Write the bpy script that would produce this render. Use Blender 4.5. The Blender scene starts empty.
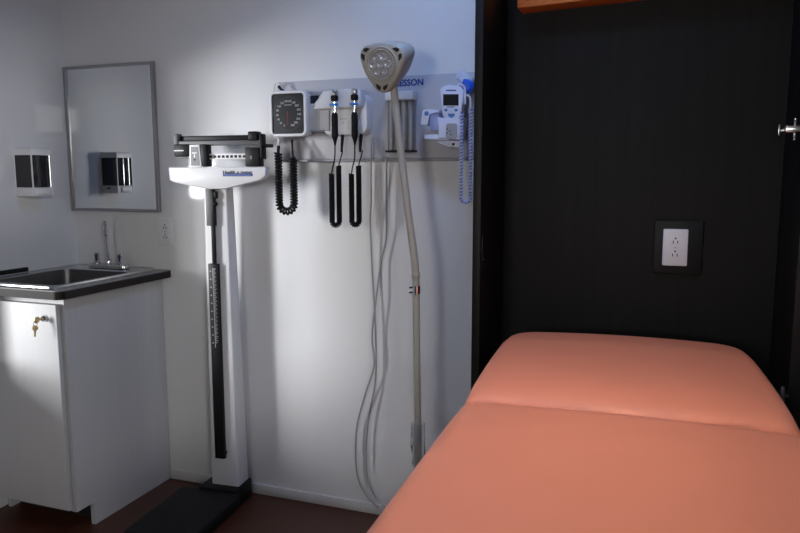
import bpy, bmesh, math, random
from mathutils import Vector, Matrix
random.seed(7)
sc = bpy.context.scene
COL = sc.collection
PI = math.pi

# ------------------------------------------------------------------ camera
F = 702.0
YAW, PIT, ROL = (math.radians(a) for a in (-20.15, 7.45, -0.1))
CAMZ = 1.309
_f = Vector((math.sin(YAW)*math.cos(PIT), math.cos(YAW)*math.cos(PIT), -math.sin(PIT)))
_r0 = Vector((math.cos(YAW), -math.sin(YAW), 0)); _u0 = _r0.cross(_f)
_r = math.cos(ROL)*_r0 + math.sin(ROL)*_u0
_u = -math.sin(ROL)*_r0 + math.cos(ROL)*_u0
cd = bpy.data.cameras.new('camera'); cam = bpy.data.objects.new('camera', cd); COL.objects.link(cam)
cd.sensor_width = 36; cd.lens = F/800*36; cd.clip_start = 0.02
m3 = Matrix((_r, _u, -_f)).transposed()
cam.matrix_world = Matrix.Translation((0, 0, CAMZ)) @ m3.to_4x4()
sc.camera = cam

def at(px, py, y):
    """world point where the line of sight through a measured spot meets the plane at depth y"""
    d = _r*((px-400)/F) - _u*((py-266.5)/F) + _f
    d = d*(y/d.y)
    return Vector((d.x, y, d.z+CAMZ))

# ------------------------------------------------------------------ materials
MATS = {}
def mat(name, col, rough=0.5, metal=0.0, spec=0.5, coat=0.0, noise=0.0, nscale=40, bump=0.0, bscale=200,
        trans=0.0, alpha=1.0, emit=None, estr=0.0, stretch=None, ior=1.45):
    if name in MATS: return MATS[name]
    m = bpy.data.materials.new(name); m.use_nodes = True
    nt = m.node_tree; b = nt.nodes['Principled BSDF']
    b.inputs['Base Color'].default_value = (*col, 1); b.inputs['Roughness'].default_value = rough
    b.inputs['Metallic'].default_value = metal; b.inputs['Specular IOR Level'].default_value = spec
    b.inputs['Coat Weight'].default_value = coat; b.inputs['Coat Roughness'].default_value = 0.04
    b.inputs['Transmission Weight'].default_value = trans; b.inputs['Alpha'].default_value = alpha
    b.inputs['IOR'].default_value = ior
    if emit: b.inputs['Emission Color'].default_value = (*emit, 1); b.inputs['Emission Strength'].default_value = estr
    tc = nt.nodes.new('ShaderNodeTexCoord'); mp = nt.nodes.new('ShaderNodeMapping')
    nt.links.new(tc.outputs['Object'], mp.inputs['Vector'])
    if stretch: mp.inputs['Scale'].default_value = stretch
    n = nt.nodes.new('ShaderNodeTexNoise'); n.inputs['Scale'].default_value = nscale; n.inputs['Detail'].default_value = 5
    nt.links.new(mp.outputs['Vector'], n.inputs['Vector'])
    mx = nt.nodes.new('ShaderNodeMix'); mx.data_type = 'RGBA'
    k = noise
    mx.inputs['A'].default_value = (*[c*(1-k) for c in col], 1); mx.inputs['B'].default_value = (*[min(1, c*(1+k)) for c in col], 1)
    nt.links.new(n.outputs['Fac'], mx.inputs['Factor']); nt.links.new(mx.outputs['Result'], b.inputs['Base Color'])
    if bump:
        n2 = nt.nodes.new('ShaderNodeTexNoise'); n2.inputs['Scale'].default_value = bscale; n2.inputs['Detail'].default_value = 3
        nt.links.new(mp.outputs['Vector'], n2.inputs['Vector'])
        bp = nt.nodes.new('ShaderNodeBump'); bp.inputs['Strength'].default_value = bump; bp.inputs['Distance'].default_value = 0.002
        nt.links.new(n2.outputs['Fac'], bp.inputs['Height']); nt.links.new(bp.outputs['Normal'], b.inputs['Normal'])
    MATS[name] = m
    return m

M_WALL = mat('wall_paint', (0.70, 0.70, 0.705), 0.65, spec=0.2, coat=0.16, noise=0.02, nscale=3)
M_TRIM = mat('trim_paint', (0.66, 0.66, 0.665), 0.35, noise=0.02)
M_CEIL = mat('ceiling_paint', (0.55, 0.55, 0.56), 0.8, noise=0.02)
M_LAM = mat('grey_laminate', (0.50, 0.50, 0.505), 0.45, noise=0.06, nscale=60, stretch=(1, 1, 0.05))
M_LAMEDGE = mat('laminate_edge', (0.42, 0.42, 0.42), 0.5, noise=0.04)
M_KICK = mat('kick_black', (0.01, 0.009, 0.009), 0.8)
M_CTOP = mat('counter_laminate', (0.16, 0.155, 0.155), 0.3, noise=0.2, nscale=150)
M_CEDGE = mat('counter_edge', (0.014, 0.010, 0.009), 0.35, noise=0.1, spec=0.25)
M_STEEL = mat('brushed_steel', (0.55, 0.56, 0.57), 0.25, metal=1, noise=0.05, nscale=50, stretch=(1, 20, 1))
M_BASIN = mat('basin_dark_reflection', (0.16, 0.16, 0.165), 0.4, metal=1, noise=0.1, nscale=50)  # the bowl's dark reflections put into a darker steel colour
M_CHROME = mat('chrome', (0.75, 0.76, 0.78), 0.08, metal=1)
M_ALU = mat('satin_aluminium', (0.42, 0.42, 0.42), 0.35, metal=1)
M_RAIL = mat('scale_rail_grey', (0.12, 0.12, 0.125), 0.5, metal=0.2, spec=0.3)
M_MIRROR = mat('mirror_glass', (0.86, 0.88, 0.88), 0.015, metal=1)
M_WPLAS = mat('white_plastic', (0.72, 0.72, 0.73), 0.35, noise=0.01)
M_GPLAS = mat('grey_plastic', (0.36, 0.36, 0.37), 0.4, noise=0.02)
M_BPLAS = mat('black_plastic', (0.007, 0.007, 0.008), 0.45, noise=0.05, spec=0.22)
M_BGLOSS = mat('black_gloss', (0.012, 0.012, 0.014), 0.06, coat=0.5)
M_BRUB = mat('black_rubber', (0.008, 0.008, 0.009), 0.6, noise=0.2, nscale=80, spec=0.25)
M_SCALEW = mat('scale_enamel', (0.64, 0.64, 0.65), 0.45, spec=0.3, coat=0.08, noise=0.01)
M_BOARD = mat('rail_board', (0.44, 0.44, 0.475), 0.45, noise=0.02)
M_BOARDE = mat('rail_edge', (0.30, 0.30, 0.32), 0.45)
M_DIAL = mat('dial_face', (0.022, 0.023, 0.025), 0.3, spec=0.3, noise=0.03)
M_MARK = mat('dial_marks', (0.35, 0.35, 0.36), 0.5)
M_WHITE = mat('white_marks', (0.8, 0.8, 0.8), 0.5)
M_RED = mat('needle_red', (0.6, 0.03, 0.02), 0.4)
M_NAVY = mat('navy_cloth', (0.008, 0.011, 0.03), 0.8, noise=0.2, nscale=120)
M_BLUE = mat('print_blue', (0.01, 0.045, 0.24), 0.4)
M_INK = mat('print_ink', (0.008, 0.008, 0.02), 0.7, spec=0.1)
M_CLEAR = mat('clear_plastic', (0.80, 0.81, 0.85), 0.35, trans=0.45, ior=1.15)
M_TUBE = mat('tube_grey', (0.20, 0.20, 0.21), 0.25, spec=0.6, noise=0.15, nscale=40)
M_RING = mat('cradle_blue', (0.03, 0.25, 0.75), 0.3, emit=(0.05, 0.35, 1.0), estr=0.06)
M_CREAM = mat('lamp_cream', (0.46, 0.44, 0.385), 0.42, noise=0.03)
M_DCREAM = mat('lamp_vent_dark', (0.015, 0.015, 0.012), 0.6)
M_LENS = mat('lamp_lens', (0.40, 0.40, 0.40), 0.10, coat=0.6, noise=0.1, nscale=30)
M_LED = mat('led_cup', (0.55, 0.55, 0.55), 0.2, metal=0.4)
M_ESP = mat('espresso_wood', (0.012, 0.0115, 0.011), 0.5, noise=0.35, nscale=45, stretch=(1, 1, 0.04), spec=0.1)
M_ESPE = mat('espresso_edge', (0.0075, 0.0068, 0.006), 0.5, noise=0.2, nscale=45, stretch=(1, 1, 0.05), spec=0.25)
M_ORANGE = mat('orange_vinyl', (0.70, 0.245, 0.14), 0.48, spec=0.45, noise=0.03, nscale=12, bump=0.12, bscale=700)
M_ORANGE2 = mat('orange_vinyl_bright', (0.62, 0.16, 0.035), 0.5, noise=0.03, nscale=12, bump=0.1, bscale=700)
M_BRASS = mat('brass', (0.74, 0.56, 0.28), 0.35, metal=0.7, noise=0.08)
M_CABLE = mat('grey_cable', (0.34, 0.34, 0.35), 0.45)
M_TCORD = mat('thermometer_cord', (0.52, 0.58, 0.85), 0.4)
M_TCORD2 = mat('thermometer_cord_core', (0.14, 0.18, 0.45), 0.5)
M_TBODY = mat('thermometer_white', (0.72, 0.76, 0.92), 0.35)
M_TPALE = mat('pale_blue_plastic', (0.30, 0.36, 0.62), 0.3, noise=0.05)
M_TPANEL = mat('cradle_panel', (0.33, 0.34, 0.37), 0.4)
M_SCREEN = mat('lcd_screen', (0.02, 0.023, 0.02), 0.12)
M_BTN = mat('button_blue', (0.07, 0.20, 0.48), 0.4)
M_BAG = mat('bag_film', (0.80, 0.83, 0.92), 0.22, trans=0.25, ior=1.15, noise=0.1)
M_BLUEBAG = mat('blue_probe', (0.015, 0.10, 0.62), 0.3, noise=0.2, nscale=40)
M_GLOW = mat('diffuser', (0.8, 0.85, 1.0), 0.5, emit=(0.55, 0.68, 1.0), estr=1.2)

def floor_mat():
    m = mat('floor_wood', (0.072, 0.023, 0.013), 0.4, noise=0.5, nscale=18, stretch=(0.6, 9, 1), bump=0.05)
    return m
M_FLOOR = floor_mat()

# ------------------------------------------------------------------ mesh builder
class MB:
    def __init__(s): s.bm = bmesh.new()
    def box(s, lo, hi, bev=0.0, seg=2, M=None):
        lo = Vector(lo); hi = Vector(hi); c = (lo+hi)/2; d = hi-lo
        T = Matrix.Translation(c) @ Matrix.Diagonal((*[max(abs(x), 1e-5) for x in d], 1))
        r = bmesh.ops.create_cube(s.bm, size=1, matrix=T)
        vs = r['verts']
        if bev:
            es = list({e for v in vs for e in v.link_edges})
            q = bmesh.ops.bevel(s.bm, geom=es, offset=min(bev, 0.49*min(abs(x) for x in d)), segments=seg, affect='EDGES', profile=0.5)
            vs = list({v for v in q['verts']} | {v for v in vs if v.is_valid})
        if M is not None: bmesh.ops.transform(s.bm, matrix=M, verts=[v for v in vs if v.is_valid])
        return s
    def ring_loft(s, rings, closed=False, cap=True):
        vv = [[s.bm.verts.new(p) for p in r] for r in rings]
        n = len(rings[0])
        R = range(len(vv)) if closed else range(len(vv)-1)
        for i in R:
            a, b = vv[i], vv[(i+1) % len(vv)]
            for j in range(n):
                try: s.bm.faces.new((a[j], a[(j+1) % n], b[(j+1) % n], b[j]))
                except ValueError: pass
        if cap and not closed:
            s.bm.faces.new(list(reversed(vv[0]))); s.bm.faces.new(vv[-1])
        return s
    def tube(s, pts, r, seg=10, closed=False, cap=True):
        pts = [Vector(p) for p in pts]; n = len(pts)
        rs = r if isinstance(r, (list, tuple)) else [r]*n
        tang = []
        for i in range(n):
            a = pts[(i-1) % n] if (closed or i > 0) else pts[i]
            b = pts[(i+1) % n] if (closed or i < n-1) else pts[i]
            t = (b-a); tang.append(t.normalized() if t.length > 1e-9 else Vector((0, 0, 1)))
        t0 = tang[0]; x = t0.orthogonal().normalized(); rings = []
        for i in range(n):
            t = tang[i]; x = (x - t*x.dot(t)); x = x.normalized() if x.length > 1e-6 else t.orthogonal().normalized()
            y = t.cross(x)
            rings.append([pts[i] + (x*math.cos(2*PI*j/seg) + y*math.sin(2*PI*j/seg))*rs[i] for j in range(seg)])
        return s.ring_loft(rings, closed, cap)
    def cyl(s, a, b, r, r2=None, seg=24):
        return s.tube([a, b], [r, r if r2 is None else r2], seg)
    def lathe(s, prof, o=(0, 0, 0), axis=(0, 0, 1), seg=28):
        a = Vector(axis).normalized(); x = a.orthogonal().normalized(); y = a.cross(x); o = Vector(o)
        rings = [[o + a*h + (x*math.cos(2*PI*j/seg) + y*math.sin(2*PI*j/seg))*max(r, 1e-5) for j in range(seg)] for r, h in prof]
        return s.ring_loft(rings)
    def ball(s, c, r, sc3=(1, 1, 1), u=16, v=10):
        T = Matrix.Translation(c) @ Matrix.Diagonal((*[r*k for k in sc3], 1))
        bmesh.ops.create_uvsphere(s.bm, u_segments=u, v_segments=v, radius=1, matrix=T); return s
    def prism(s, poly, frame, d0, d1, bev=0.0, seg=2):
        """poly: (u,v) outline; frame: (origin, U, V, N); extruded from d0 to d1 along N"""
        o, U, V, N = (Vector(k) for k in frame)
        a = [s.bm.verts.new(o+U*p[0]+V*p[1]+N*d0) for p in poly]
        b = [s.bm.verts.new(o+U*p[0]+V*p[1]+N*d1) for p in poly]
        n = len(poly); fs = []
        fs.append(s.bm.faces.new(list(reversed(a)))); top = s.bm.faces.new(b); fs.append(top)
        for j in range(n): fs.append(s.bm.faces.new((a[j], a[(j+1) % n], b[(j+1) % n], b[j])))
        if bev:
            bmesh.ops.bevel(s.bm, geom=list(top.edges), offset=bev, segments=seg, affect='EDGES', profile=0.5)
        return s
    def xf(s, M): bmesh.ops.transform(s.bm, matrix=M, verts=s.bm.verts[:]); return s
    def build(s, name, m, parent=None, angle=40):
        bm = s.bm
        bmesh.ops.recalc_face_normals(bm, faces=bm.faces[:])
        off = Vector((0, 0, 0))
        if parent is None:
            xs = [v.co for v in bm.verts]
            off = Vector(((min(v.x for v in xs)+max(v.x for v in xs))/2, (min(v.y for v in xs)+max(v.y for v in xs))/2, min(v.z for v in xs)))
        else:
            off = ORG.get(parent.name, Vector((0, 0, 0)))
        for v in bm.verts: v.co -= off
        me = bpy.data.meshes.new(name); bm.to_mesh(me); bm.free()
        me.shade_smooth(); me.set_sharp_from_angle(angle=math.radians(angle))
        me.materials.append(m)
        o = bpy.data.objects.new(name, me); COL.objects.link(o)
        if parent is None: o.location = off
        else: o.parent = parent; ORG[o.name] = off
        return o

ORG = {}
def tag(o, label, cat, group=None):
    o['label'] = label; o['category'] = cat
    if group: o['group'] = group
    return o
def thing(name, label, cat, loc, group=None, local=False, rotz=0):
    o = bpy.data.objects.new(name, None); COL.objects.link(o); o.empty_display_size = 0.05
    o.location = loc; o.rotation_euler = (0, 0, rotz)
    ORG[o.name] = Vector((0, 0, 0)) if local else Vector(loc)
    return tag(o, label, cat, group)
def struct(name, mb, m):
    o = mb.build(name, m); o['kind'] = 'structure'; return o
def rrect(w, h, r, n=6, cx=0, cy=0):
    p = []
    for (sx, sy, a0) in ((1, 1, 0), (-1, 1, PI/2), (-1, -1, PI), (1, -1, 1.5*PI)):
        for i in range(n+1):
            a = a0 + PI/2*i/n
            p.append((cx+sx*(w/2-r)+r*math.cos(a), cy+sy*(h/2-r)+r*math.sin(a)))
    return p
def spline(pts, n=12):
    P = [Vector(p) for p in pts]; P = [P[0]*2-P[1]] + P + [P[-1]*2-P[-2]]; out = []
    for i in range(1, len(P)-2):
        a, b, c, d = P[i-1:i+3]
        for k in range(n):
            t = k/n
            out.append(0.5*((2*b)+(c-a)*t+(2*a-5*b+4*c-d)*t*t+(3*b-a-3*c+d)*t**3))
    out.append(P[-2]); return out
def coil(path, rad, turns, per=12):
    """helix wound round a path"""
    P = [Vector(p) for p in path]
    L = [0]
    for a, b in zip(P, P[1:]): L.append(L[-1]+(b-a).length)
    tot = L[-1]; n = int(turns*per); out = []; k = 0; x = None
    for i in range(n+1):
        s_ = tot*i/n
        while k < len(P)-2 and L[k+1] < s_: k += 1
        t = (s_-L[k])/max(1e-9, L[k+1]-L[k]); c = P[k].lerp(P[k+1], t); d = (P[k+1]-P[k]).normalized()
        if x is None: x = d.orthogonal().normalized()
        x = (x-d*x.dot(d)).normalized(); y = d.cross(x); a = 2*PI*i/per
        out.append(c+(x*math.cos(a)+y*math.sin(a))*rad)
    return out
def ucoil(c0, c1, zb, n=16):
    """hanging loop: down from c0, half circle at the bottom, up to c1"""
    r = (c1-c0).length/2; r = math.hypot(c1.x-c0.x, c1.y-c0.y)/2; z = zb+r; p = []
    for k in range(n): p.append(Vector((c0.x, c0.y, c0.z+(z-c0.z)*k/n)))
    m_ = (c0+c1)/2; d = Vector((c0.x-m_.x, c0.y-m_.y, 0))
    for k in range(n+1):
        a = PI*k/n; p.append(Vector((m_.x, m_.y, z))+d*math.cos(a)-Vector((0, 0, r*math.sin(a))))
    for k in range(1, n+1): p.append(Vector((c1.x, c1.y, z+(c1.z-z)*k/n)))
    return p
FONT = None
def text_mesh(mb, body, o, U, V, size, depth=0.0006, bold=0.0, align='LEFT', width=None):
    """lettering laid on a surface: adds the glyph meshes to mb"""
    cu = bpy.data.curves.new('lettering', 'FONT'); cu.body = body; cu.size = 1; cu.extrude = 0.0; cu.offset = bold
    cu.resolution_u = 3; cu.align_x = 'LEFT'
    ob = bpy.data.objects.new('lettering', cu); COL.objects.link(ob)
    dg = bpy.context.evaluated_depsgraph_get(); me = bpy.data.meshes.new_from_object(ob.evaluated_get(dg))
    xs = [v.co.x for v in me.vertices] or [0]; w = max(xs)-min(xs); x0 = min(xs)
    kx = (width/w) if width else size
    U = Vector(U); V = Vector(V); N = U.cross(V); o = Vector(o)
    sh = -0.5*w*kx if align == 'CENTER' else 0
    tmp = bmesh.new(); tmp.from_mesh(me)
    q = bmesh.ops.extrude_face_region(tmp, geom=tmp.faces[:])
    for g in q['geom']:
        if isinstance(g, bmesh.types.BMVert): g.co.z += 1
    mp = {}
    for v in tmp.verts:
        mp[v] = mb.bm.verts.new(o+U*((v.co.x-x0)*kx+sh)+V*(v.co.y*size)+N*(v.co.z*depth))
    for f in tmp.faces:
        try: mb.bm.faces.new([mp[v] for v in f.verts])
        except ValueError: pass
    tmp.free(); bpy.data.objects.remove(ob); bpy.data.meshes.remove(me); bpy.data.curves.remove(cu)

# ------------------------------------------------------------------ room shell
XL, YB, XR, YF, ZC = -2.40, 2.40, 1.30, -1.60, 2.40
T = 0.10
def wall_with_hole(name, axis, pos, a0, a1, hole=None):
    """wall slab on an x = pos (axis 'x') or y = pos plane, with an optional window or door opening"""
    lo, hi = (pos-T, pos) if pos < 0 else (pos, pos+T)
    m = MB()
    def b(u0, u1, z0, z1):
        if u1-u0 < 1e-4 or z1-z0 < 1e-4: return
        if axis == 'x': m.box((lo, u0, z0), (hi, u1, z1))
        else: m.box((u0, lo, z0), (u1, hi, z1))
    if hole:
        h0, h1, z0, z1 = hole
        b(a0, h0, 0, ZC); b(h1, a1, 0, ZC)
        b(h0, h1, 0, z0); b(h0, h1, z1, ZC)
    else: b(a0, a1, 0, ZC)
    return struct(name, m, M_WALL)
HL = (0.99, 1.635, 0.66, 1.68)          # window in the left wall
HR = (-0.80, -0.50, 1.234, 1.575)        # narrow window in the right wall
HF = (-0.34, 0.10, 1.20, 1.93)         # window in the wall behind the camera
wall_with_hole('wall_back', 'y', YB, XL-T, XR+T)
wall_with_hole('wall_left', 'x', XL, YF, YB, HL)
DR = (-1.54, -0.88, 2.05)              # unseen doorway added in the right wall to let in fill light
m = MB(); xa, xb = XR, XR+T
for u0, u1, z0, z1 in ((YF, DR[0], 0, ZC), (DR[0], DR[1], DR[2], ZC), (DR[1], HR[0], 0, ZC), (HR[0], HR[1], 0, HR[2]), (HR[0], HR[1], HR[3], ZC), (HR[1], YB, 0, ZC)):
    m.box((xa, u0, z0), (xb, u1, z1))
struct('wall_right', m, M_WALL)
HB = (-1.00, -0.50, 1.15, 1.90)        # unseen window added behind the camera for frontal fill light
m = MB()
for u0, u1, z0, z1 in ((XL-T, HB[0], 0, ZC), (HB[0], HB[1], 0, HB[2]), (HB[0], HB[1], HB[3], ZC), (HB[1], HF[0], 0, ZC), (HF[0], HF[1], 0, HF[2]), (HF[0], HF[1], HF[3], ZC), (HF[1], XR+T, 0, ZC)):
    m.box((u0, YF-T, z0), (u1, YF, z1))
struct('wall_front', m, M_WALL)
struct('floor', MB().box((XL-T, YF-T, -0.05), (XR+T, YB+T, 0)), M_FLOOR)
struct('ceiling', MB().box((XL-T, YF-T, ZC), (XR+T, YB+T, ZC+0.05)), M_CEIL)
m = MB(); xa, xb = XR-0.012, XR+T
m.box((xa, DR[0]-0.05, 0), (xb, DR[0], DR[2]+0.05)); m.box((xa, DR[1], 0), (xb, DR[1]+0.05, DR[2]+0.05)); m.box((xa, DR[0], DR[2]), (xb, DR[1], DR[2]+0.05))
struct('fill_door_1', m, M_TRIM)
def win_frame(n, axis, pos, h):
    m = MB(); w = 0.04; lo, hi = (pos-T, pos+0.012) if pos < 0 else (pos-0.012, pos+T)
    def b(u0, u1, z0, z1):
        if axis == 'x': m.box((lo, u0, z0), (hi, u1, z1))
        else: m.box((u0, lo, z0), (u1, hi, z1))
    h0, h1, z0, z1 = h
    b(h0-w, h0, z0-w, z1+w); b(h1, h1+w, z0-w, z1+w); b(h0, h1, z0-w, z0); b(h0, h1, z1, z1+w)
    struct(f'window_{n}', m, M_TRIM)
win_frame(1, 'x', XL, HL); win_frame(2, 'x', XR, HR); win_frame(3, 'y', YF, HF); win_frame(4, 'y', YF, HB)  # the last one frames the added fill window
struct('baseboard_back', MB().box((-1.94, YB-0.014, 0), (XR, YB, 0.042), 0.004), M_TRIM)
struct('baseboard_left', MB().box((XL, YF, 0), (XL+0.014, 1.84, 0.042), 0.004), M_TRIM)

# ------------------------------------------------------------------ sink cabinet
CX0, CX1, CY0, CY1, CZ = -2.385, -1.945, 1.872, 2.395, 0.885
t = thing('sink_cabinet', 'pale grey laminate base cabinet under the sink in the left corner', 'cabinet', ((CX0+CX1)/2, 2.13, 0))
m = MB(); KY, KZ = 1.955, 0.088
for x0, x1 in ((CX1-0.018, CX1), (CX0, CX0+0.018)):
    m = MB(); m.prism([(CY0, CZ), (CY0, KZ), (KY, KZ), (KY, 0), (CY1, 0), (CY1, CZ)], ((x0, 0, 0), (0, 1, 0), (0, 0, 1), (1, 0, 0)), 0, x1-x0)
    m.build('side_panel', M_LAM, t)
MB().box((CX0+0.018, CY0, KZ), (CX1-0.018, CY1, KZ+0.018)).build('bottom_panel', M_LAM, t)
MB().box((CX0+0.018, CY1-0.012, KZ+0.018), (CX1-0.018, CY1, CZ)).build('back_panel', M_LAM, t)
MB().box((CX0+0.018, CY0, CZ-0.03), (CX1-0.018, CY0+0.018, CZ)).build('top_rail', M_LAM, t)
MB().box((CX0+0.018, KY+0.04, 0), (CX1-0.018, KY+0.055, KZ)).build('toe_kick', M_KICK, t)
dr = MB().box((CX0+0.004, CY0-0.024, KZ+0.012), (CX1-0.013, CY0-0.003, CZ-0.025), 0.003).build('door', M_LAM, t)
lk = Vector((-2.010, CY0-0.024, 0.810))
MB().lathe([(0.0, 0.0), (0.0115, 0.0), (0.0115, 0.006), (0.008, 0.012), (0, 0.012)], lk, (0, -1, 0)).build('lock', M_CHROME, dr)

def key_mesh(o, X, Y, bow=0.012, ln=0.03):
    """flat key: bow at o, blade along -Y"""
    X = Vector(X); Y = Vector(Y); N = X.cross(Y); m = MB()
    n = 20; out = [(bow*1.05*math.cos(a), bow*math.sin(a)) for a in [2*PI*i/n for i in range(n)]]
    m.prism(out, (o, X, Y, N), -0.0011, 0.0011, 0.0004)
    bl = [(-0.0038, -bow*0.9), (0.0038, -bow*0.9), (0.0038, -bow-ln*0.25), (0.0028, -bow-ln*0.3), (0.0034, -bow-ln*0.45), (0.0024, -bow-ln*0.55), (0.0036, -bow-ln*0.7), (0.0022, -bow-ln*0.82), (0, -bow-ln), (-0.0034, -bow-ln*0.9)]
    m.prism(bl, (o, X, Y, N), -0.001, 0.001)
    return m
kb = lk + Vector((0, -0.034, 0))
k1 = key_mesh(kb, (0.2, 0, 1), (0, -1, 0), 0.0115, 0.02)
k1.xf(Matrix.Translation(kb) @ Matrix.Rotation(0, 4, 'Z') @ Matrix.Translation(-kb))
tag(k1.build('key', M_BRASS), 'brass key pushed into the lock of the grey cabinet door', 'key', 'keys on the cabinet door')
kh = kb + Vector((0, -0.010, -0.026))
k2 = key_mesh(kh, (0.85, 0.5, 0), (0.08, 0, 1), 0.0098, 0.023)
tag(k2.build('key', M_BRASS), 'brass key dangling below the key in the cabinet lock', 'key', 'keys on the cabinet door')
rp = [kb + Vector((0, -0.008, -0.012)) + Vector((0.002*math.sin(a), 0.006*math.sin(a), 0.010*math.cos(a))) for a in [2*PI*i/24 for i in range(24)]]
tag(MB().tube(rp, 0.0009, 6, closed=True).build('key_ring', M_STEEL), 'thin wire ring joining the two brass keys on the door', 'key ring')

# countertop with a cut-out for the sink
TX0, TX1, TY0, TY1, TZ = -2.40, -1.902, 1.815, 2.40, 0.917
SX0, SX1, SY0, SY1 = -2.335, -1.985, 1.885, 2.275      # cut-out
t = thing('countertop', 'grey worktop with a dark brown rounded edge around the sink', 'countertop', ((TX0+TX1)/2, 2.1, CZ))
m = MB()
def corner_poly(x0, x1, y0, y1, r):
    p = [(x0, y1), (x0, y0)]
    for i in range(7):
        a = -PI/2 + PI/2*i/6; p.append((x1-r+r*math.cos(a), y0+r+r*math.sin(a)))
    p.append((x1, y1)); return p
out = corner_poly(TX0, TX1, TY0, TY1, 0.028)
zf = ((0, 0, 0), (1, 0, 0), (0, 1, 0), (0, 0, 1))
def frame_prism(m, outer, hole, z0, z1, bev=0.0):
    """outer outline with a rectangular hole, as a slab"""
    hx0, hx1, hy0, hy1 = hole
    hp = [(hx0, hy1), (hx0, hy0), (hx1, hy0), (hx1, hy1)]
    # matching point on the hole for every outer point
    def near(p): return (min(max(p[0], hx0), hx1), min(max(p[1], hy0), hy1))
    ins = []
    for p in outer:
        ins.append(near(p))
    bm = m.bm; n = len(outer)
    A = [[bm.verts.new((*p, z)) for p in outer] for z in (z0, z1)]
    cache = {}
    def iv(p, z):
        k = (round(p[0], 5), round(p[1], 5), z)
        if k not in cache: cache[k] = bm.verts.new((*p, z))
        return cache[k]
    B = [[iv(p, z) for p in ins] for z in (z0, z1)]
    def face(vs):
        u = []
        for v in vs:
            if v not in u: u.append(v)
        if len(u) > 2:
            try: bm.faces.new(u)
            except ValueError: pass
    for j in range(n):
        k = (j+1) % n
        face((A[0][j], A[0][k], A[1][k], A[1][j])); face((A[1][j], A[1][k], B[1][k], B[1][j]))
        face((A[0][j], B[0][j], B[0][k], A[0][k])); face((B[0][j], B[1][j], B[1][k], B[0][k]))
frame_prism(m, out, (SX0, SX1, SY0, SY1), TZ-0.004, TZ); m.build('laminate_top', M_CTOP, t)
m = MB(); frame_prism(m, out, (SX0, SX1, SY0, SY1), CZ, TZ-0.004); m.build('edge_band', M_CEDGE, t)

# drop-in sink
t = thing('sink', 'stainless steel drop-in sink with a raised rim', 'sink', ((SX0+SX1)/2, 2.08, TZ))
RX0, RX1, RY0, RY1 = -2.375, -1.955, 1.838, 2.385
m = MB()
rim = rrect(RX1-RX0, RY1-RY0, 0.02, 4, (RX0+RX1)/2, (RY0+RY1)/2)
cxm, cym = (SX0+SX1)/2, (SY0+SY1)/2
def ringz(w, h, r, z, cy=cym): return [Vector((x, y, z)) for x, y in rrect(w, h, r, 4, cxm, cy)]
W_, H_ = SX1-SX0-0.012, SY1-SY0-0.012
rc = (RY0+RY1)/2; rcx = (RX0+RX1)/2
def ro(d, z): return [Vector((x, y, z)) for x, y in rrect(RX1-RX0-2*d, RY1-RY0-2*d, 0.02, 4, rcx, rc)]
m.ring_loft([ro(0.0, TZ+0.001), ro(0.002, TZ+0.007), ro(0.006, TZ+0.009), ro(0.010, TZ+0.006), ringz(W_+0.01, H_+0.01, 0.035, TZ+0.005), ringz(W_, H_, 0.035, TZ+0.001)], cap=False)
m.build('rim', M_STEEL, t, 30)
m = MB(); m.ring_loft([ringz(W_, H_, 0.035, TZ+0.001), ringz(W_-0.01, H_-0.01, 0.04, TZ-0.13), ringz(W_-0.05, H_-0.05, 0.05, TZ-0.15)], cap=False)
vb = ringz(W_-0.05, H_-0.05, 0.05, TZ-0.15); f = [m.bm.verts.new(p) for p in vb]; m.bm.faces.new(f)
m.build('basin', M_BASIN, t, 30)
MB().lathe([(0.0, 0), (0.04, 0), (0.042, 0.003), (0.03, 0.003), (0.028, 0.001), (0, 0.001)], (cxm, cym, TZ-0.15)).build('drain', M_CHROME, t)

# faucet
FZ = TZ+0.0085; fx, fy = -2.155, 2.325
t = thing('faucet', 'chrome two-handle faucet with a tall spout behind the sink', 'faucet', (fx, fy, FZ))
m = MB(); m.prism(rrect(0.20, 0.046, 0.022, 6, fx, fy), zf, FZ, FZ+0.014, 0.005); m.build('base_plate', M_STEEL, t)
m = MB()
m.lathe([(0.013, 0.0), (0.013, 0.018), (0.009, 0.025), (0.008, 0.03)], (fx, fy, FZ+0.014))
pth = spline([(fx, fy, FZ+0.03), (fx-0.003, fy-0.001, FZ+0.09), (fx-0.006, fy-0.003, FZ+0.150), (fx+0.0, fy-0.012, FZ+0.178), (fx+0.018, fy-0.031, FZ+0.190), (fx+0.042, fy-0.056, FZ+0.182), (fx+0.054, fy-0.069, FZ+0.160)], 8)
m.tube(pth, 0.0082, 14); m.build('spout', M_CHROME, t)
m = MB(); m.cyl((fx+0.0535, fy-0.068, FZ+0.162), (fx+0.057, fy-0.073, FZ+0.140), 0.0102, seg=16); m.build('aerator', M_CHROME, t)
for sx in (-0.062, 0.062):
    m = MB(); m.lathe([(0.015, 0), (0.015, 0.008), (0.011, 0.012), (0.011, 0.038), (0.0125, 0.042), (0.009, 0.047), (0, 0.047)], (fx+sx, fy, FZ+0.013), seg=20)
    m.build('handle', M_CHROME, t)

# black soap tray against the left wall
m = MB(); m.box((-2.398, 2.0, TZ+0.0005), (-2.379, 2.125, TZ+0.024), 0.003)
for k in range(4): m.cyl((-2.378, 2.02+0.028*k, TZ+0.012), (-2.374, 2.02+0.028*k, TZ+0.012), 0.004, seg=10)
tag(m.build('soap_tray', M_BPLAS), 'low black tray on the worktop against the left wall', 'tray')

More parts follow.
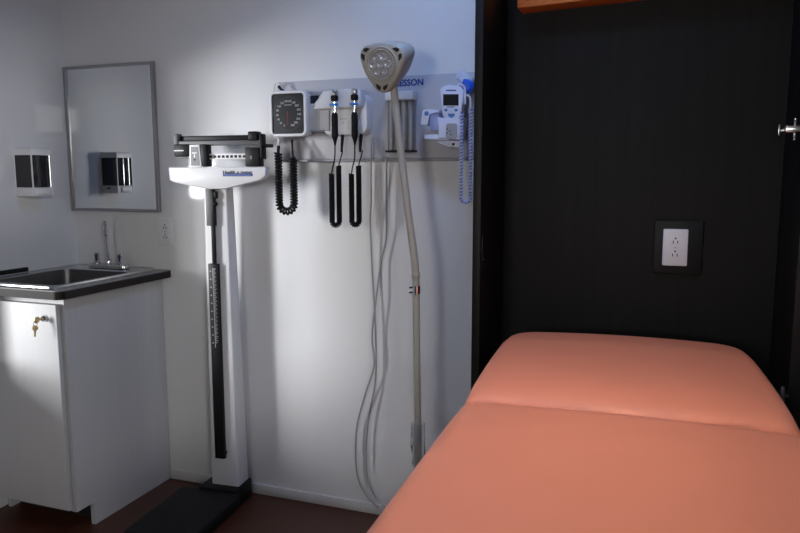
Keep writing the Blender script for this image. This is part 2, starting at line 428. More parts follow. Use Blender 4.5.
# ------------------------------------------------------------------ soap dispenser on the left wall
dy0, dy1, dx = 2.108, 2.205, -2.305
dz0, dz1 = 1.226, 1.414
t = thing('soap_dispenser', 'white wall soap dispenser with dark smoked cover left of the mirror', 'soap dispenser', (XL, (dy0+dy1)/2, dz0))
dc = (dy0+dy1)/2
m = MB(); m.box((XL, dy0, dz0), (dx-0.002, dy1, dz0+0.036), 0.005)
# top cap bulging forward
pr = [(XL, dy0-0.001), (dx, dy0-0.001), (dx+0.007, dc), (dx, dy1+0.001), (XL, dy1+0.001)]
m.prism(pr, zf, dz1-0.026, dz1, 0.008); m.box((XL, dy0+0.004, dz0), (XL+0.02, dy1-0.004, dz1)); m.build('housing', M_WPLAS, t)
def cover_pts(ins=0.0):
    p = [(XL+0.005, dy0+0.002+ins)]
    for i in range(13):
        k = i/12; y = dy0+0.002+ins + (dy1-dy0-0.004-2*ins)*k
        p.append((dx-0.004+0.0075*math.sin(PI*k)-ins, y))
    p.append((XL+0.005, dy1-0.002-ins)); return p
m = MB(); m.prism(cover_pts(), zf, dz0+0.036, dz1-0.026); m.build('cover', M_BGLOSS, t, 25)
for yy in (dy0+0.0015, dy1-0.0015): MB().box((dx-0.006, yy-0.0018, dz0+0.0), (dx-0.001, yy+0.0018, dz1-0.024)).build('corner_strip', M_WPLAS, t)
m = MB(); m.box((dx-0.004, dc-0.030, dz0+0.007), (dx+0.006, dc+0.03, dz0+0.030), 0.004); m.build('push_bar', M_WPLAS, t)
m = MB(); m.box((XL+0.03, dy1-0.001, dz0+0.020), (XL+0.05, dy1+0.0012, dz0+0.027)); m.build('side_latch', M_BPLAS, t)

# ------------------------------------------------------------------ mirror
mx0, mx1, mz0, mz1 = -2.397, -1.933, 1.157, 1.764
t = thing('wall_mirror', 'rectangular wall mirror in a thin aluminium frame above the sink', 'mirror', ((mx0+mx1)/2, YB, mz0))
m = MB(); w = 0.012; y0 = YB-0.02
m.box((mx0, y0, mz0), (mx0+w, YB, mz1), 0.002); m.box((mx1-w, y0, mz0), (mx1, YB, mz1), 0.002)
m.box((mx0+w, y0, mz0), (mx1-w, YB, mz0+w), 0.002); m.box((mx0+w, y0, mz1-w), (mx1-w, YB, mz1), 0.002)
m.build('frame', M_ALU, t)
MB().box((mx0+w, YB-0.012, mz0+w), (mx1-w, YB-0.004, mz1-w)).build('glass', M_MIRROR, t)

# ------------------------------------------------------------------ electrical outlets
def outlet(cx, cz, y, label, surround=None, plate_m=M_WPLAS):
    t = thing('electrical_outlet', label, 'outlet', (cx, y, cz-0.057), 'duplex wall outlets')
    fr = ((cx, y, cz), (1, 0, 0), (0, 0, 1), (0, -1, 0)); yo = 0.0
    if surround:
        w_, h_, dxs = surround
        MB().prism(rrect(w_, h_, 0.008, 4, dxs, 0), fr, 0, 0.012, 0.003).build('surround', M_BPLAS, t); yo = 0.012
    MB().prism(rrect(0.074, 0.116, 0.005, 4), fr, yo, yo+0.007, 0.003).build('plate', plate_m, t)
    for dz in (0.0205, -0.0205):
        r = MB()
        pts = [(0.0165*max(-1, min(1, 1.08*math.cos(a))), dz+0.0165*max(-0.86, min(0.86, math.sin(a)))) for a in [2*PI*i/28 for i in range(28)]]
        r.prism(pts, fr, yo+0.006, yo+0.0088, 0.0006); rc_ = r.build('receptacle', M_WPLAS, t)
        s_ = MB()
        for sx in (-0.0065, 0.0065): s_.prism(rrect(0.0028, 0.0095, 0.0008, 2, sx, dz-0.003), fr, yo+0.0080, yo+0.0092)
        s_.prism([(0.003*math.cos(a), dz+0.0085+0.003*math.sin(a)) for a in [2*PI*i/12 for i in range(12)]], fr, yo+0.0080, yo+0.0092)
        s_.build('slots', M_BPLAS, rc_)
    MB().prism([(0.003*math.cos(a), 0.003*math.sin(a)) for a in [2*PI*i/12 for i in range(12)]], fr, yo+0.007, yo+0.0078).build('screw', M_STEEL, t)
outlet(-1.915, 1.076, YB, 'white duplex outlet on the white wall right of the mirror')

# ------------------------------------------------------------------ physician scale
SR = math.radians(4.6)
t = thing('balance_scale', 'white upright physician balance scale with black platform beside the sink', 'scale', (-1.581, 2.315, 0), local=True, rotz=SR)
scale_root = t
def smb(): return MB()
m = smb()
m.prism(rrect(0.262, 0.385, 0.02, 4, -0.046, -0.268), zf, 0.044, 0.068, 0.008)
m.build('platform', M_BRUB, t)
m = smb(); m.box((-0.165, -0.45, 0.004), (0.072, -0.06, 0.046), 0.005)
m.box((-0.10, -0.085, 0.0), (0.068, 0.045, 0.078), 0.006)
for sx in (-0.14, 0.07): m.cyl((sx, -0.42, 0), (sx, -0.42, 0.01), 0.012, seg=12)
m.build('base', M_BPLAS, t)
# tapering column
m = smb()
def colring(x0, x1, y0, y1, z):
    return [Vector((x, y, z)) for x, y in rrect(x1-x0, y1-y0, 0.006, 3, (x0+x1)/2, (y0+y1)/2)]
m.ring_loft([colring(-0.060, 0.056, -0.045, 0.038, 0.108), colring(-0.058, 0.054, -0.045, 0.034, 0.3), colring(-0.050, 0.048, -0.045, 0.012, 1.10), colring(-0.048, 0.046, -0.045, 0.005, 1.30)])
m.build('column', M_SCALEW, t)
# height rod
hx = -0.007
m = smb(); m.box((hx-0.022, -0.066, 0.235), (hx+0.018, -0.05, 0.985), 0.002); m.ball((hx+0.018, -0.06, 0.262), 0.009)
hr = m.build('height_rod', M_BPLAS, t)
m = smb()
for k in range(38):
    z = 0.965-k*0.0075; m.box((hx-0.003, -0.0672, z), (hx+(0.010 if k % 2 == 0 else 0.006), -0.0655, z+0.0026))
for k in range(10): m.box((hx-0.014, -0.0672, 0.955-k*0.03), (hx-0.009, -0.0655, 0.96-k*0.03))
m.box((hx-0.0035, -0.0672, 0.67), (hx-0.001, -0.0655, 0.97))
m.build('graduations', M_GPLAS, hr)
m = smb(); m.box((hx-0.005, -0.064, 0.98), (hx+0.008, -0.052, 1.262), 0.001); m.build('inner_rod', M_BPLAS, t)
m = smb(); m.box((hx-0.021, -0.067, 1.125), (hx+0.0, -0.05, 1.26), 0.001); sl = m.build('rod_slide', M_RAIL, t)
m = smb(); m.box((hx+0.0, -0.068, 1.125), (hx+0.012, -0.05, 1.255), 0.002); m.ball((hx+0.014, -0.06, 1.205), 0.009); m.box((hx+0.01, -0.066, 1.225), (hx+0.022, -0.052, 1.25), 0.002)
m.build('slide_clamp', M_BPLAS, t)
# beam housing (px -> local)
def bxh(px): return -0.171+(px-168)*0.0039
def bzh(py): return 1.337-(py-168)*0.0038
def bx(px): return -0.156+(px-168)*0.0037
def bz(py): return 1.3295-(py-168)*0.0038
FR = ((0, -0.03, 0), (1, 0, 0), (0, 0, 1), (0, -1, 0))
m = smb()
m.prism([(bxh(168), bzh(168)), (bxh(168.5), bzh(180.5)), (bxh(175), bzh(182.5)), (bxh(210), bzh(188.8)), (bxh(226), bzh(188.3)), (bxh(262), bzh(180)), (bxh(267.5), bzh(176)), (bxh(268), bzh(168))], FR, 0.015, 0.045, 0.004)
m.build('beam_housing', M_SCALEW, t)
m = smb(); text_mesh(m, 'Health o meter', (bxh(225), -0.0752, bzh(174)), (1, 0, 0), (0, 0, 1), 0.0150, 0.0008, 0.022, width=bxh(255)-bxh(225)); m.build('lettering', M_INK, t)
m = smb(); m.box((bxh(225), -0.0760, bzh(176.6)), (bxh(255), -0.0748, bzh(174.0)+0.0005)); bb = m.build('brand_strip', M_BLUE, t)
m = smb(); text_mesh(m, 'PROFESSIONAL', (bxh(226), -0.0761, bzh(176.3)), (1, 0, 0), (0, 0, 1), 0.0085, 0.0006, 0.0, width=bxh(254)-bxh(226)); m.build('strip_lettering', mat('strip_pale', (0.22, 0.27, 0.42), 0.6), bb)
# two beams with poises
m = smb(); m.box((bx(173), -0.05, bz(141.0)), (bx(262), -0.04, bz(136.2)), 0.002); m.build('upper_beam', M_BPLAS, t)
m = smb(); m.box((bx(173), -0.062, bz(145.8)), (bx(262), -0.052, bz(141.2)), 0.002); m.build('beam_rail', M_RAIL, t)
lb = smb().box((bx(206), -0.062, bz(158.6)), (bx(248), -0.050, bz(153.4)), 0.001).build('lower_beam', M_WHITE, t)
m = smb()
for k in range(9):
    x = bx(208+k*4.5); m.box((x, -0.0632, bz(157.3)), (x+0.0105, -0.0615, bz(154.9)))
m.build('beam_scale', M_BPLAS, lb)
m = smb(); m.box((bx(169), -0.066, bz(149.5)), (bx(174), -0.034, bz(134)), 0.003); m.build('end_bracket', M_RAIL, t)
m = smb(); m.box((bx(262), -0.066, bz(158.5)), (bx(265.3), -0.034, bz(135.5)), 0.003); m.cyl((bx(266.6), -0.05, bz(146.5)), (bx(274), -0.05, bz(146.5)), 0.0065, seg=14)
m.cyl((bx(264.5), -0.05, bz(146.5)), (bx(267), -0.05, bz(146.5)), 0.003, seg=10); m.build('balance_knob', M_BPLAS, t)
m = smb(); m.box((bx(250.5), -0.07, bz(141.8)), (bx(260.5), -0.03, bz(133.2)), 0.005); m.build('small_poise', M_BPLAS, t)
m = smb(); m.box((bx(172), -0.082, bz(156)), (bx(190), -0.045, bz(144.2)), 0.004); m.cyl((bx(168.5), -0.06, bz(148.8)), (bx(173), -0.06, bz(148.8)), 0.003, seg=10)
m.box((bx(201), -0.082, bz(165.5)), (bx(208), -0.045, bz(144.5)), 0.003); m.box((bx(189), -0.079, bz(165.5)), (bx(202), -0.045, bz(145)), 0.002)
lp = m.build('large_poise', M_BPLAS, t)
m = smb(); m.box((bx(171.5), -0.0835, bz(150.8)), (bx(183), -0.0815, bz(149.8))); m.build('pointer_line', M_WHITE, lp)
m = smb(); m.prism([(bx(189.2), bz(166.5)), (bx(190), bz(145)), (bx(200.5), bz(145)), (bx(202.3), bz(166.5))], ((0, -0.08, 0), (1, 0, 0), (0, 0, 1), (0, -1, 0)), 0, 0.004, 0.001); fp = m.build('poise_plate', M_WPLAS, lp)
m = smb(); m.prism([(bx(191), bz(164.5)), (bx(191.6), bz(147)), (bx(199.2), bz(147)), (bx(200.6), bz(164.5))], ((0, -0.0842, 0), (1, 0, 0), (0, 0, 1), (0, -1, 0)), 0, 0.001); m.build('plate_window', mat('window_grey', (0.22, 0.22, 0.225), 0.5), fp)
m = smb(); m.box((bx(193), -0.0866, bz(153.3)), (bx(198), -0.085, bz(152))); m.box((bx(194.9), -0.0866, bz(157)), (bx(196.2), -0.085, bz(152.2))); m.build('pointer', M_WHITE, fp)
m = smb(); m.cyl((bx(195.4), -0.0866, bz(159)), (bx(195.4), -0.085, bz(159)), 0.0032, seg=12); m.build('pivot_dot', M_BPLAS, fp)
m = smb(); m.box((bx(247.3), -0.07, bz(165.5)), (bx(262), -0.03, bz(148)), 0.003); tb = m.build('trig_loop', M_BPLAS, t)
m = smb(); text_mesh(m, '0', (bx(252.5), -0.0702, bz(158.8)), (1, 0, 0), (0, 0, 1), 0.018, 0.0008, 0.0); m.build('zero_mark', M_GPLAS, tb)
m = smb(); m.box((bx(171.5), -0.06, bz(157.6)), (bx(189), -0.054, bz(156.6))); m.build('stop_wire', M_RAIL, t)
m = smb(); m.ball((bxh(225), -0.05, bzh(189.5)), 0.007); m.build('lock_button', M_GPLAS, t)

# the upright stands close to the wall: bring its parts to their final size
def stretch(o):
    for v in o.data.vertices: v.co = Vector((v.co.x*1.036, v.co.y*1.036, v.co.z*1.0365-0.0478))
    for c in o.children: stretch(c)
for c in list(COL.objects):
    if c.parent == scale_root and c.name not in ('platform', 'base'): stretch(c)

# ------------------------------------------------------------------ instrument board on the back wall
bx0, bx1, bz0, bz1, by = -1.363, -0.53, 1.357, 1.654, YB-0.022
t = thing('instrument_board', 'long grey wall board carrying the diagnostic instruments', 'board', ((bx0+bx1)/2, YB, bz0))
MB().box((bx0, by, bz0+0.009), (bx1, YB, bz1), 0.004).build('panel', M_BOARD, t)
MB().box((bx0, by-0.006, bz0), (bx1, YB, bz0+0.009), 0.002).build('bottom_lip', M_BOARDE, t)
m = MB(); ws = at(389, 85.5, by); we = at(423.4, 83.0, by)
w0 = at(380.2, 86.6, by)
text_mesh(m, 'MCKESSON', (we.x-(we.x-at(397.5, 85, by).x)*8/5.05, by-0.0004, ws.z-0.004), (1, 0, 0), (0, 0, 1), 0.031, 0.0008, 0.028, width=(we.x-at(397.5, 85, by).x)*8/5.05)
m.build('lettering', M_BLUE, t)

# blood pressure gauge
gx0, gx1, gz0, gz1, gy = -1.352, -1.198, 1.446, 1.612, 2.296
gc = Vector(((gx0+gx1)/2, gy, (gz0+gz1)/2))
t = thing('blood_pressure_gauge', 'square wall blood pressure gauge with black dial and coiled tube', 'gauge', (gc.x, by, gz0))
gf = ((gc.x, gy, gc.z), (1, 0, 0), (0, 0, 1), (0, -1, 0)); w_, h_ = gx1-gx0, gz1-gz0
m = MB(); N = 5
def rr3(w, h, r, y): return [Vector((gc.x+a, y, gc.z+b)) for a, b in rrect(w, h, r, N)]
m.ring_loft([rr3(w_-0.02, h_-0.02, 0.016, by-0.012), rr3(w_-0.006, h_-0.006, 0.02, gy+0.03), rr3(w_, h_, 0.022, gy+0.012), rr3(w_, h_, 0.022, gy+0.004), rr3(w_-0.006, h_-0.006, 0.02, gy-0.002), rr3(w_-0.022, h_-0.022, 0.012, gy-0.002), rr3(w_-0.024, h_-0.024, 0.011, gy+0.006)])
m.build('case', M_WPLAS, t, 35)
dl = MB().prism(rrect(w_-0.0235, h_-0.0235, 0.011, N), gf, -0.0075, -0.0035).build('dial', M_DIAL, t)
m = MB()
for k in range(61):
    a = math.radians(-150+k*5)
    for rr in ((0.0535, 0.0565),):
        d = Vector((math.sin(a), 0, math.cos(a))); p0 = gc+d*rr[0]; p1 = gc+d*(rr[1] if k % 2 else rr[1]+0.002)
        m.tube([p0+Vector((0, 0.0033, 0)), p1+Vector((0, 0.0033, 0))], 0.0004, 4)
m.tube([gc+Vector((math.sin(a)*0.060, 0.0032, math.cos(a)*0.060)) for a in [2*PI*i/60 for i in range(60)]], 0.0004, 4, closed=True)
m.build('tick_ring', mat('tick_grey', (0.12, 0.12, 0.125), 0.5), dl)
m = MB()
for k in range(16):
    a = math.radians(-158+k*21); d = Vector((math.sin(a), 0, math.cos(a))); p = gc+d*0.045+Vector((0, 0.0035, -0.003))
    text_mesh(m, str(k*20), p, (1, 0, 0), (0, 0, 1), 0.0105, 0.0005, 0.03, align='CENTER')
m.box((gc.x-0.015, gc.y+0.0025, gc.z+0.030), (gc.x+0.015, gc.y+0.0035, gc.z+0.0325))
m.build('dial_numbers', M_MARK, dl)
m = MB(); m.tube([gc+Vector((0, 0.001, 0.008)), gc+Vector((-0.001, 0.001, -0.042))], [0.0009, 0.0005], 6); m.build('needle', M_RED, dl)
m = MB(); m.box((gx0+0.01, by-0.05, gz0+0.02), (gx1+0.075, by-0.047, gz0+0.115), 0.001)
m.box((gx0+0.01, by-0.05, gz0+0.02), (gx1+0.075, by, gz0+0.023)); m.box((gx1+0.072, by-0.05, gz0+0.02), (gx1+0.075, by, gz0+0.115))
m.box((gx1+0.03, by-0.053, gz0+0.02), (gx1+0.034, by-0.049, gz0+0.115)); m.box((gx0+0.01, by-0.004, gz0+0.02), (gx1+0.075, by-0.0008, gz0+0.125))
m.box((gx1-0.005, by-0.055, gz0+0.112), (gx1+0.08, by, gz0+0.118), 0.001)
m.build('basket', M_CLEAR, t)
pts = spline([at(279, 139, 2.310), at(278.3, 150, 2.287)], 4); m = MB(); m.tube([at(279, 130, 2.320)]+pts, 0.0045, 10); m.build('tube_fitting', M_WPLAS, t)
pth = ucoil(at(278.2, 153, 2.285), at(293.2, 158, 2.300), at(286, 211.5, 2.29).z)
m = MB(); m.tube(coil(pth, 0.0112, 42, 14), 0.0040, 7); m.tube([at(278.6, 146, 2.292), at(278.2, 153, 2.285)], 0.006, 10); m.tube(spline([at(293.2, 158, 2.300), at(292.4, 150, 2.31), at(292, 140, 2.325)], 4), 0.0035, 8)
m.build('coiled_tube', M_BRUB, t)
lp_ = spline([at(275, 93, 2.36), at(274.3, 86, 2.35), at(276.5, 82.8, 2.345), at(280.5, 86, 2.345), at(285.5, 91, 2.35)], 8)
m = MB(); m.tube(lp_, 0.0028, 8); m.build('tube_loop', M_WPLAS, t)
m = MB(); m.tube([at(278.6, 86.5, 2.34), at(281, 89, 2.34), at(284, 91.2, 2.345)], [0.006, 0.0045, 0.005], 10); m.build('tube_connector', M_BPLAS, t)
# inflation cuff in the basket
m = MB(); m.prism(rrect(0.084, 0.034, 0.012, 5, gx1+0.026, by-0.025), zf, gz0+0.0235, gz0+0.148, 0.006)
tag(m.build('pressure_cuff', M_NAVY), 'folded navy cuff in the clear basket behind the square gauge', 'cuff')

# ------------------------------------------------------------------ otoscope wall unit
ox0, ox1, oz0, oz1 = -1.168, -0.975, 1.448, 1.604
ocx = (ox0+ox1)/2
t = thing('diagnostic_wall_unit', 'white wall power unit holding the two black scope handles', 'medical unit', (ocx, by, oz0))
def rrz(w, h, r, y, cx, cz): return [Vector((cx+a, y, cz+b)) for a, b in rrect(w, h, r, 6)] if True else None
m = MB()
bw, bh, bcx, bcz = 0.178, 0.145, ocx+0.006, oz0+0.0735
m.ring_loft([[Vector((bcx+a, y, bcz+b)) for a, b in rrect(w, h, r, 6)] for w, h, r, y in ((bw, bh, 0.03, by), (bw, bh, 0.03, by-0.035), (bw-0.008, bh-0.008, 0.028, by-0.045), (bw-0.02, bh-0.02, 0.022, by-0.047))])
m.build('housing', M_WPLAS, t, 30)
m = MB()
m.prism([(ocx-0.098, oz1-0.064), (ocx-0.098, oz1-0.05), (ocx-0.085, oz1-0.048), (ocx-0.078, oz1-0.02), (ocx-0.06, oz1), (ocx+0.055, oz1+0.004), (ocx+0.082, oz1-0.006), (ocx+0.088, oz1-0.03), (ocx+0.082, oz1-0.058), (ocx+0.07, oz1-0.064)], ((0, by-0.045, 0), (1, 0, 0), (0, 0, 1), (0, -1, 0)), 0, 0.04, 0.008, 3)
m.build('cradle_shelf', M_WPLAS, t, 45)
h1 = at(334.7, 120, 2.278); h2 = at(354.6, 119, 2.278)
for k, h in ((0, h1), (1, h2)):
    m = MB(); m.tube([Vector((h.x-0.009, 2.278, oz1-0.052))+Vector((0.0115*math.cos(a)+0.006, 0.0115*math.sin(a), 0)) for a in [PI*2*i/24 for i in range(24)]], 0.0042, 8, closed=True)
    m.build('cradle_ring', M_RING, t)
m = MB()
for k in range(2):
    m.box((ocx-0.012+0.0, by-0.0478, oz0+0.058), (ocx+0.016, by-0.0468, oz0+0.0605)) if k == 0 else m.box((ocx+0.0, by-0.0478, oz0+0.043), (ocx+0.006, by-0.0468, oz0+0.047))
m.build('printed_marks', M_GPLAS, t)
for px in (342.7, 361.3):
    m = MB(); a = at(px, 137, 2.34); a.z = oz0+0.006
    b_ = at(px-1.2, 152, 2.33); m.tube([a, a.lerp(b_, 0.25), b_], [0.0065, 0.006, 0.004], 10); m.build('cord_relief', M_BRUB, t)

def scope(h, px, bot, lab, kind):
    t = thing('scope_handle', lab, 'medical instrument', (h.x, h.y, h.z-0.1), 'scope handles on the wall unit')
    x, y = h.x, h.y; zt = oz1-0.035
    m = MB(); m.lathe([(0.0115, -0.082), (0.0115, -0.012), (0.010, -0.004), (0.0085, 0.0)], (x, y, zt-0.045+0.0), seg=18)
    m.lathe([(0.0035, -0.03), (0.0065, -0.015), (0.0115, 0.0)], (x, y, zt-0.126), seg=14); m.build('grip', M_BRUB, t)
    m = MB(); m.cyl((x, y, zt-0.048), (x, y, zt-0.006), 0.0082, seg=18); m.build('chrome_neck', M_CHROME, t)
    m = MB(); m.lathe([(0.006, 0), (0.0125, 0.003), (0.0135, 0.012), (0.0125, 0.02), (0.006, 0.022)], (x, y, zt-0.006), seg=18); m.build('collar', M_BPLAS, t)
    m = MB()
    if kind: m.lathe([(0.0085, 0), (0.0105, 0.006), (0.0095, 0.016), (0.006, 0.021), (0, 0.021)], (x, y, zt+0.015), seg=16); m.ball((x, y-0.008, zt+0.026), 0.006)
    else: m.box((x-0.009, y-0.010, zt+0.015), (x+0.009, y+0.010, zt+0.036), 0.005)
    m.build('head', M_ALU, t)
    zc = zt-0.15
    c0 = at(px-3.4, 174, 2.282); c1 = at(px+3.8, 166, 2.300); cb = at(px+0.3, bot-3, 2.305)
    cbl = at(px-2.4, bot-9, 2.30); cbr = at(px+3.2, bot-9, 2.315)
    m = MB()
    m.tube(spline([(x, y, zc), at(px-0.2, 158, 2.285), at(px-2.4, 168, 2.283), c0+Vector((0, 0, -0.006))], 8), 0.0026, 8)
    pth = ucoil(c0, c1, at(px, bot-2.6, 2.29).z)
    m.tube(coil(pth, 0.0074, 74, 10), 0.0032, 6)
    m.tube(spline([c1+Vector((0, 0, -0.004)), at(px+4.4, 163, 2.304), at(px+7.0, 154, 2.33), at(px+7.6, 150, 2.332)], 8), 0.0024, 8)
    m.build('coiled_cord', M_BRUB, t)
scope(h1, 334.9, 228, 'black scope handle hanging at the left of the white wall unit', 1)
scope(h2, 354.8, 227.5, 'black scope handle hanging at the right of the white wall unit', 0)

# ------------------------------------------------------------------ specula tube dispenser
p0 = at(385.8, 92, 2.345); p1 = at(414.3, 152, 2.345)
t = thing('specula_dispenser', 'wall dispenser of dark vertical tubes with a white cap', 'dispenser', ((p0.x+p1.x)/2, by, p1.z))
m = MB(); m.box((p0.x, by-0.045, p0.z-0.030), (p1.x, by, p0.z), 0.004); m.build('cap', M_WPLAS, t)
n = 4
for k in range(n):
    x = p0.x+0.016+(p1.x-p0.x-0.032)*k/(n-1)
    m = MB(); m.lathe([(0.0125, 0), (0.0125, p0.z-0.03-p1.z-0.006)], (x, by-0.022, p1.z+0.006), seg=18); m.build('tube', M_TUBE, t)
m = MB(); m.box((p0.x+0.004, by-0.012, p1.z+0.005), (p1.x-0.004, by, p0.z-0.029)); m.build('back_plate', M_GPLAS, t)
m = MB(); m.box((p0.x, by-0.042, p1.z), (p1.x, by, p1.z+0.007), 0.002); m.build('base', M_BPLAS, t)

# ------------------------------------------------------------------ thermometer
TY = 2.315
def tp(px, py, y=TY): return at(px, py, y)
def poly_at(pts, y): return [(lambda v: (v.x, v.z))(at(a, b, y)) for a, b in pts]
XZ = lambda y: ((0, y, 0), (1, 0, 0), (0, 0, 1), (0, -1, 0))
o = tp(452, 140)
t = thing('thermometer', 'pale electronic thermometer in its wall holder with blue coiled cord', 'thermometer', (o.x, by, o.z))
m = MB(); m.prism(poly_at([(441.5, 96), (440.6, 90), (443, 86.6), (450, 85), (460, 86.4), (464, 90), (464.2, 100), (461.5, 116), (457, 120.2), (447, 120.2), (443, 115)], TY), XZ(TY), -0.028, 0.012, 0.006, 3)
bd = m.build('body', M_TBODY, t, 45)
m = MB(); m.prism(poly_at([(443.2, 94.2), (458.6, 94.2), (458.6, 105.6), (443.2, 105.6)], TY-0.012), XZ(TY-0.0115), 0, 0.0012); m.build('screen', M_SCREEN, bd)
m = MB()
for a, b in ((446, 110.2), (456.2, 110.2)): m.prism(poly_at([(a-1.6, b-1.2), (a+1.6, b-1.2), (a+1.3, b+1.2), (a-1.3, b+1.2)], TY-0.012), XZ(TY-0.0115), 0, 0.002)
m.prism(poly_at([(448, 113.6), (454.8, 113.6), (454.6, 116), (451.4, 118.4), (448.2, 116)], TY-0.012), XZ(TY-0.0115), 0, 0.002); m.build('buttons', M_BTN, bd)
m = MB(); m.prism(poly_at([(446, 89.8), (456, 89.8), (456, 91), (446, 91)], TY-0.012), XZ(TY-0.0115), 0, 0.001); m.build('printed_name', M_BLUE, bd); m = MB(); m.prism(poly_at([(446.5, 106.6), (454.5, 106.4), (454.5, 107.2), (446.5, 107.4)], TY-0.012), XZ(TY-0.0115), 0, 0.001); m.build('printed_line', M_BLUE, bd)
m = MB(); m.prism(poly_at([(439, 117), (445, 119.6), (454, 119.8), (463, 117), (463, 124), (460.5, 140), (440, 138.5)], TY), XZ(TY), -0.05, 0.018, 0.005, 3)
m.prism(poly_at([(426, 135), (440, 134.5), (451, 137), (451, 141), (426, 139.5)], TY+0.02), XZ(TY+0.02), -0.03, 0.022, 0.003)
m.prism(poly_at([(437, 141), (461, 141), (462, 144.5), (458, 147.5), (449, 147), (441, 144)], TY+0.03), XZ(TY+0.03), -0.03, 0.01, 0.004)
hd = m.build('wall_holder', M_TBODY, t, 45)
m = MB(); m.prism(poly_at([(447.5, 123.5), (456, 123.5), (457.2, 125), (457.2, 137), (456, 138.6), (447, 138.2), (445.8, 137), (446.2, 125)], TY-0.018), XZ(TY-0.0175), 0, 0.0015); hp = m.build('holder_panel', M_TPANEL, hd)
m = MB()
for a, b in ((447.3, 129), (447, 133), (450, 131), (451, 134.5)): m.prism(poly_at([(a-.6, b-.6), (a+.6, b-.6), (a+.6, b+.6), (a-.6, b+.6)], TY-0.019), XZ(TY-0.019), 0, 0.0008)
m.build('panel_dots', M_BPLAS, hp)
m = MB(); m.ball(at(453.4, 144.2, TY+0.018), 0.0045); m.build('holder_screw', M_BPLAS, hd)
# probe cover boxes
m = MB(); m.prism(poly_at([(430.5, 113), (440, 112), (439.2, 131), (431, 130)], TY+0.01), XZ(TY+0.01), -0.03, 0.012, 0.002); pb = m.build('cover_well', M_TPALE, t)
m = MB(); m.prism(poly_at([(425, 110), (432, 109.5), (440.5, 110.5), (440.5, 113), (430.5, 113.6), (429.8, 126), (422, 125), (423.5, 112)], TY+0.01), XZ(TY+0.01), -0.012, 0.018, 0.003); bx_ = m.build('cover_box', M_TBODY, t)
c = at(426.6, 113.5, TY-0.008); m = MB(); m.prism([(c.x+0.008*math.cos(a), c.z+0.008*math.sin(a)) for a in [2*PI*i/18 for i in range(18)]], XZ(TY-0.0079), 0, 0.001); m.build('blue_dot', M_BTN, bx_)
# cord
pth = ucoil(at(461.8, 112, 2.30), at(471.2, 108, 2.31), at(465, 202.5, 2.305).z)
m = MB(); m.tube(pth, 0.0048, 9); cc = m.build('probe_cord', M_TCORD2, t)
m = MB(); m.tube(coil(pth, 0.0040, 58, 9), 0.0038, 6); m.build('cord_coil', M_TCORD, cc)
m = MB(); m.tube(spline([at(456, 87, 2.315), at(460, 84.2, 2.31), at(464, 86.5, 2.308), at(465.3, 95, 2.308), at(465, 104, 2.31)], 8), 0.0036, 8)
m.tube(spline([at(464.5, 95.8, 2.315), at(468, 95.5, 2.31), at(470.5, 100, 2.31), at(470.3, 113, 2.31)], 8), 0.0034, 8); m.build('probe_lead', M_TBODY, t)
# bag of blue probe covers
bo = at(466, 82, 2.345)
t = thing('plastic_bag', 'crumpled clear bag with a bright blue packet above the thermometer', 'bag', bo)
def blob(m, pts, y, d, jit=0.003):
    P = poly_at(pts, y); rings = []; rnd = random.Random(3)
    cx = sum(p[0] for p in P)/len(P); cz = sum(p[1] for p in P)/len(P)
    for k, s_ in ((-1, 0.55), (-0.5, 0.92), (0, 1.0), (0.5, 0.9), (1, 0.5)):
        rings.append([Vector((cx+(x-cx)*s_+rnd.uniform(-jit, jit), y+k*d+rnd.uniform(-jit, jit), cz+(z-cz)*s_+rnd.uniform(-jit, jit))) for x, z in P])
    m.ring_loft(rings)
m = MB(); blob(m, [(460, 70), (465, 71.5), (470, 75), (474, 78), (473.5, 83.5), (470, 83.5), (466, 83), (461, 84), (456.5, 80), (457.5, 74)], 2.345, 0.018); m.build('film', M_BAG, t, 15)
m = MB(); blob(m, [(464.5, 79), (469, 80), (474, 83), (474, 88.5), (470.5, 93), (466.5, 94.5), (463.5, 90), (461.5, 85)], 2.325, 0.015, 0.002); m.build('blue_packet', M_BLUEBAG, t, 25)

# ------------------------------------------------------------------ exam lamp
LY = 2.14
pb_ = at(418, 455, LY); pt_ = at(415.8, 276, LY)
t = thing('exam_lamp', 'cream gooseneck exam lamp standing between the scale and the orange table', 'lamp', (pb_.x, LY, 0))
m = MB(); m.lathe([(0.0, 0.03), (0.19, 0.03), (0.20, 0.04), (0.19, 0.055), (0.06, 0.075), (0.025, 0.10), (0.0, 0.10)], (pb_.x, LY, 0), seg=40)
for k in range(5):
    a = 2*PI*k/5; m.ball((pb_.x+0.165*math.cos(a), LY+0.165*math.sin(a), 0.02), 0.02)
m.build('base', M_CREAM, t)
m = MB(); m.tube([(pb_.x+0.001, LY, 0.09), pb_, pt_], 0.0118, 18); m.build('pole', M_CREAM, t)
m = MB(); m.lathe([(0.0115, -0.008), (0.0140, -0.005), (0.0140, 0.010), (0.0115, 0.014)], pt_, seg=20); m.build('collar', M_CREAM, t)
hd0 = at(393.0, 82, LY-0.0)
gp = spline([pt_, at(414.0, 255, LY), at(408.5, 215, LY), at(402.5, 165, LY), at(397.2, 120, LY-0.005), hd0], 12)
m = MB(); m.tube(gp, [0.0120]*(len(gp)), 16)
m.build('gooseneck', M_CREAM, t)
c = at(416.3, 289.5, LY)
m = MB(); m.lathe([(0.0119, -0.014), (0.0134, -0.013), (0.0134, 0.013), (0.0119, 0.014)], c, seg=20); m.build('chrome_band', M_CHROME, t)
m = MB(); m.box((c.x-0.022, LY-0.010, c.z-0.012), (c.x-0.013, LY+0.004, c.z-0.008), 0.001); m.box((c.x-0.022, LY-0.010, c.z+0.004), (c.x-0.013, LY+0.004, c.z+0.008), 0.001); m.build('clip', M_BPLAS, t)
